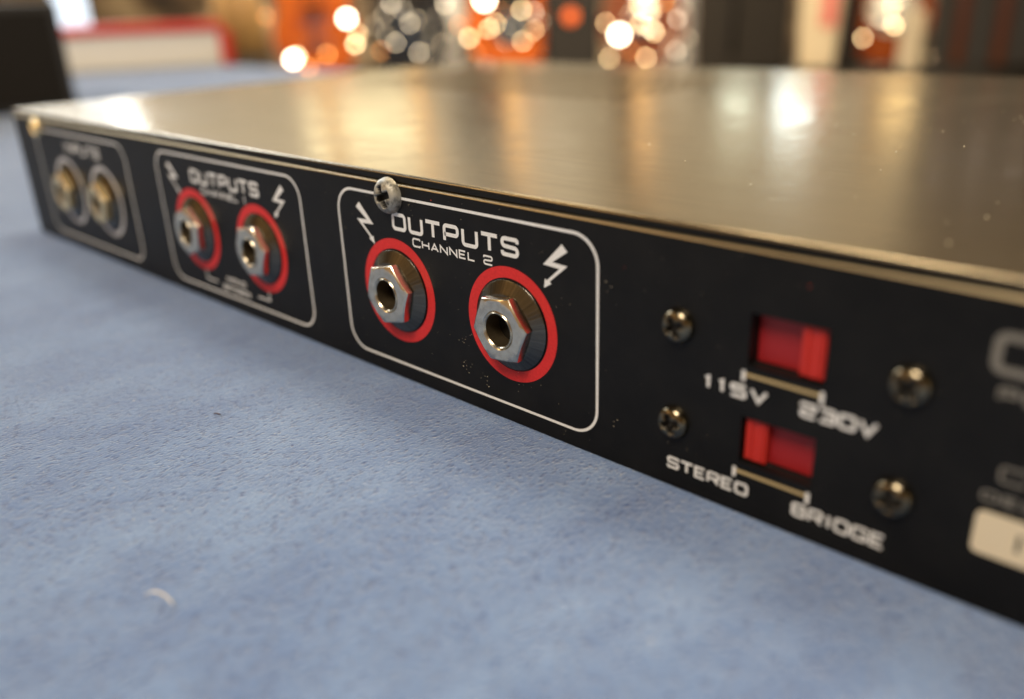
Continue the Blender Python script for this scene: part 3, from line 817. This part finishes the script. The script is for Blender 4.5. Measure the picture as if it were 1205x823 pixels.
card(1083, 1098, 3080, 500, M_tanboard, 'price_board', 'tall tan display panel beside the short pale post', 'board')
GE = guitar(1035, 2900, M_orange, M_guard, 'orange guitar with a cream pickguard towards the right end of the row')
M_dot = mat('orange_pilot_glow', (0.7, 0.12, 0.02), 0.4)
def knob(px, py, r, parent, m=M_chrome, depth=2800):
    """chrome cap, its flat top tilted to glint the added front lamp at the camera"""
    p = at(px, py, depth)
    n = ((CAM_LOC-p).normalized()+(KEY-p).normalized()).normalized()
    rot = Vector((0, -1, 0)).rotation_difference(n).to_matrix()
    prof = [(r*1.15, -14), (r*1.15, -1.5), (r, 0), (0.01, 0.03)]
    vs_, fs_ = [], []; nn_ = 20
    for rad, d in prof:
        for k in range(nn_):
            a = 2*math.pi*k/nn_; vs_.append(p+rot @ Vector((rad*math.cos(a), -d, rad*math.sin(a))))
    for i in range(len(prof)-1):
        for k in range(nn_): fs_.append((i*nn_+k, i*nn_+(k+1) % nn_, (i+1)*nn_+(k+1) % nn_, (i+1)*nn_+k))
    o = mesh_obj('knob', vs_, fs_, m, None)
    o.parent = parent
    inv = (Matrix.Translation(parent.location) @ parent.rotation_euler.to_matrix().to_4x4() @ Matrix.Diagonal((*parent.scale, 1))).inverted()
    o.matrix_parent_inverse = inv
    return o
KN = {
 GA: [(408,22,13,M_chrome),(418,52,10,M_chrome),(345,70,13,M_chrome),(363,80,8,M_chromeD),(385,64,8,M_chromeD),(333,4,8,M_chromeD),(312,20,8,M_chromeD),(350,66,9,M_chrome),(421,40,7,M_chrome)],
 GB: [(440,30,6,M_chromeG),(474,12,5,M_chromeC),(507,44,5,M_chromeG),(520,52,6,M_chromeG),(448,60,6,M_chromeD),(513,20,5,M_chromeG),(455,43,7,M_chromeG),(466,50,6,M_chromeC),(491,24,7,M_chromeG),(482,28,6,M_chromeC),(500,63,6,M_chromeG),(493,62,6,M_chromeC),(452,18,7,M_chromeG),(524,5,7,M_chromeC),(531,38,7,M_chromeG),(460,4,7,M_chromeC)],
 GC: [(546,20,5,M_chromeG),(560,62,5,M_chromeD),(594,50,6,M_chromeG),(604,30,5,M_chromeC),(637,25,6,M_chromeG),(590,14,5,M_chromeD),(552,45,9,M_chrome),(570,0,17,M_chrome),(575,34,8,M_chrome),(615,49,7,M_chrome),(628,36,6,M_chrome),(614,12,8,M_chrome),(583,28,7,M_chrome),(628,14,6,M_chromeC),(540,30,6,M_chromeD)],
 GD: [(722,56,5,M_chromeG),(740,18,6,M_chromeG),(778,70,6,M_chromeG),(810,45,6,M_chromeG),(742,60,5,M_chromeD),(803,8,6,M_chromeC),(729,41,17,M_chrome),(713,27,6,M_chrome),(754,28,8,M_chrome),(717,69,6,M_chrome),(760,68,7,M_chrome),(785,47,7,M_chromeG),(797,23,7,M_chromeC),(781,2,7,M_chromeD),(752,6,7,M_chrome),(804,68,5,M_chromeG),(770,38,7,M_chrome),(795,60,6,M_chromeC),(765,16,6,M_chrome)],
 GE: [(998,35,8,M_chrome),(1008,40,8,M_chrome),(1015,45,8,M_chrome),(1034,82,9,M_chrome),(1052,30,9,M_chrome),(1097,67,8,M_chrome),(1050,8,7,M_chrome),(1062,50,6,M_chromeD)],
}
for g, l in KN.items():
    for (px, py, r, m) in l: knob(px, py, r*(1.0 if r > 12 else 0.74), g, M_bright if r > 12 else m)
# charcoal bag, cream stool and others between the guitars
def soft_block(name, px0, px1, pyb, depth, hgt, th, m, label, cat, taper=0.0, extra=None):
    a, b = at(px0, pyb, depth), at(px1, pyb, depth); wd = (b-a).length
    e = facing((px0+px1)/2, pyb, depth, name); e.location.z = (zb+2)*MM
    tag(e, label, cat)
    t = taper*wd
    v = [(-wd/2+t, 0, 0), (wd/2-t, 0, 0), (wd/2-t, th, 0), (-wd/2+t, th, 0), (-wd/2, 0, hgt), (wd/2, 0, hgt), (wd/2, th, hgt), (-wd/2, th, hgt)]
    mesh_obj('body', v, box_data(0,1,0,1,0,1)[1], m, e, False, (0, 0, 0), 12, 3)
    return e, wd
e, wd = soft_block('gig_bag', 818, 922, 90, 2800, 520, 120, M_greycloth, 'charcoal fabric gig bag standing right of the dark brown guitar', 'bag')
tube('strap', [(-30, -6, 60), (-22, -8, 300), (-26, -6, 500)], 9, M_blackgloss, e)
e, wd = soft_block('speaker_cabinet', 642, 706, 90, 2850, 420, 180, M_grille, 'narrow dark speaker cabinet between the orange and the brown guitar', 'speaker')
pk = at(670, 20, 2840); lathe_loc = e
o = lathe('pilot_knob', [(22, 0), (22, 6), (19, 9), (0.01, 9)], M_dot, e, 24, (-6, -1, at(670, 20, 2840).z-zb))
e, wd = soft_block('cream_column', 928, 988, 90, 2820, 600, 50, M_cream, 'cream upholstered column that narrows downwards beside the gig bag', 'column', 0.16)
box('pink_panel', (4, 50, -6, -0.5, at(965, 32, 2820).z-zb, 590), M_pink, e, 3)
e, wd = soft_block('grey_case', 985, 1004, 90, 2700, 420, 60, M_greycloth, 'slim grey case between the cream column and the orange guitar', 'case')
e, wd = soft_block('wooden_post', 1054, 1080, 90, 2600, 175, 30, M_cream, 'short pale wooden post in front of the brown slatted screen', 'post')
# slatted screen at the right
e = facing(1190, 90, 2700, 'slatted_screen'); e.location.z = (zb+2)*MM
tag(e, 'tall brown slatted wooden screen at the right end of the bench', 'screen')
for k in range(10):
    x = -240+k*58
    box('slat', (x, x+36, 0, 24, 0, 1900), M_brown if k % 2 else M_bench, e, 3)
box('back_board', (-250, 900, 25, 40, 0, 1900), M_bench, e, 2)
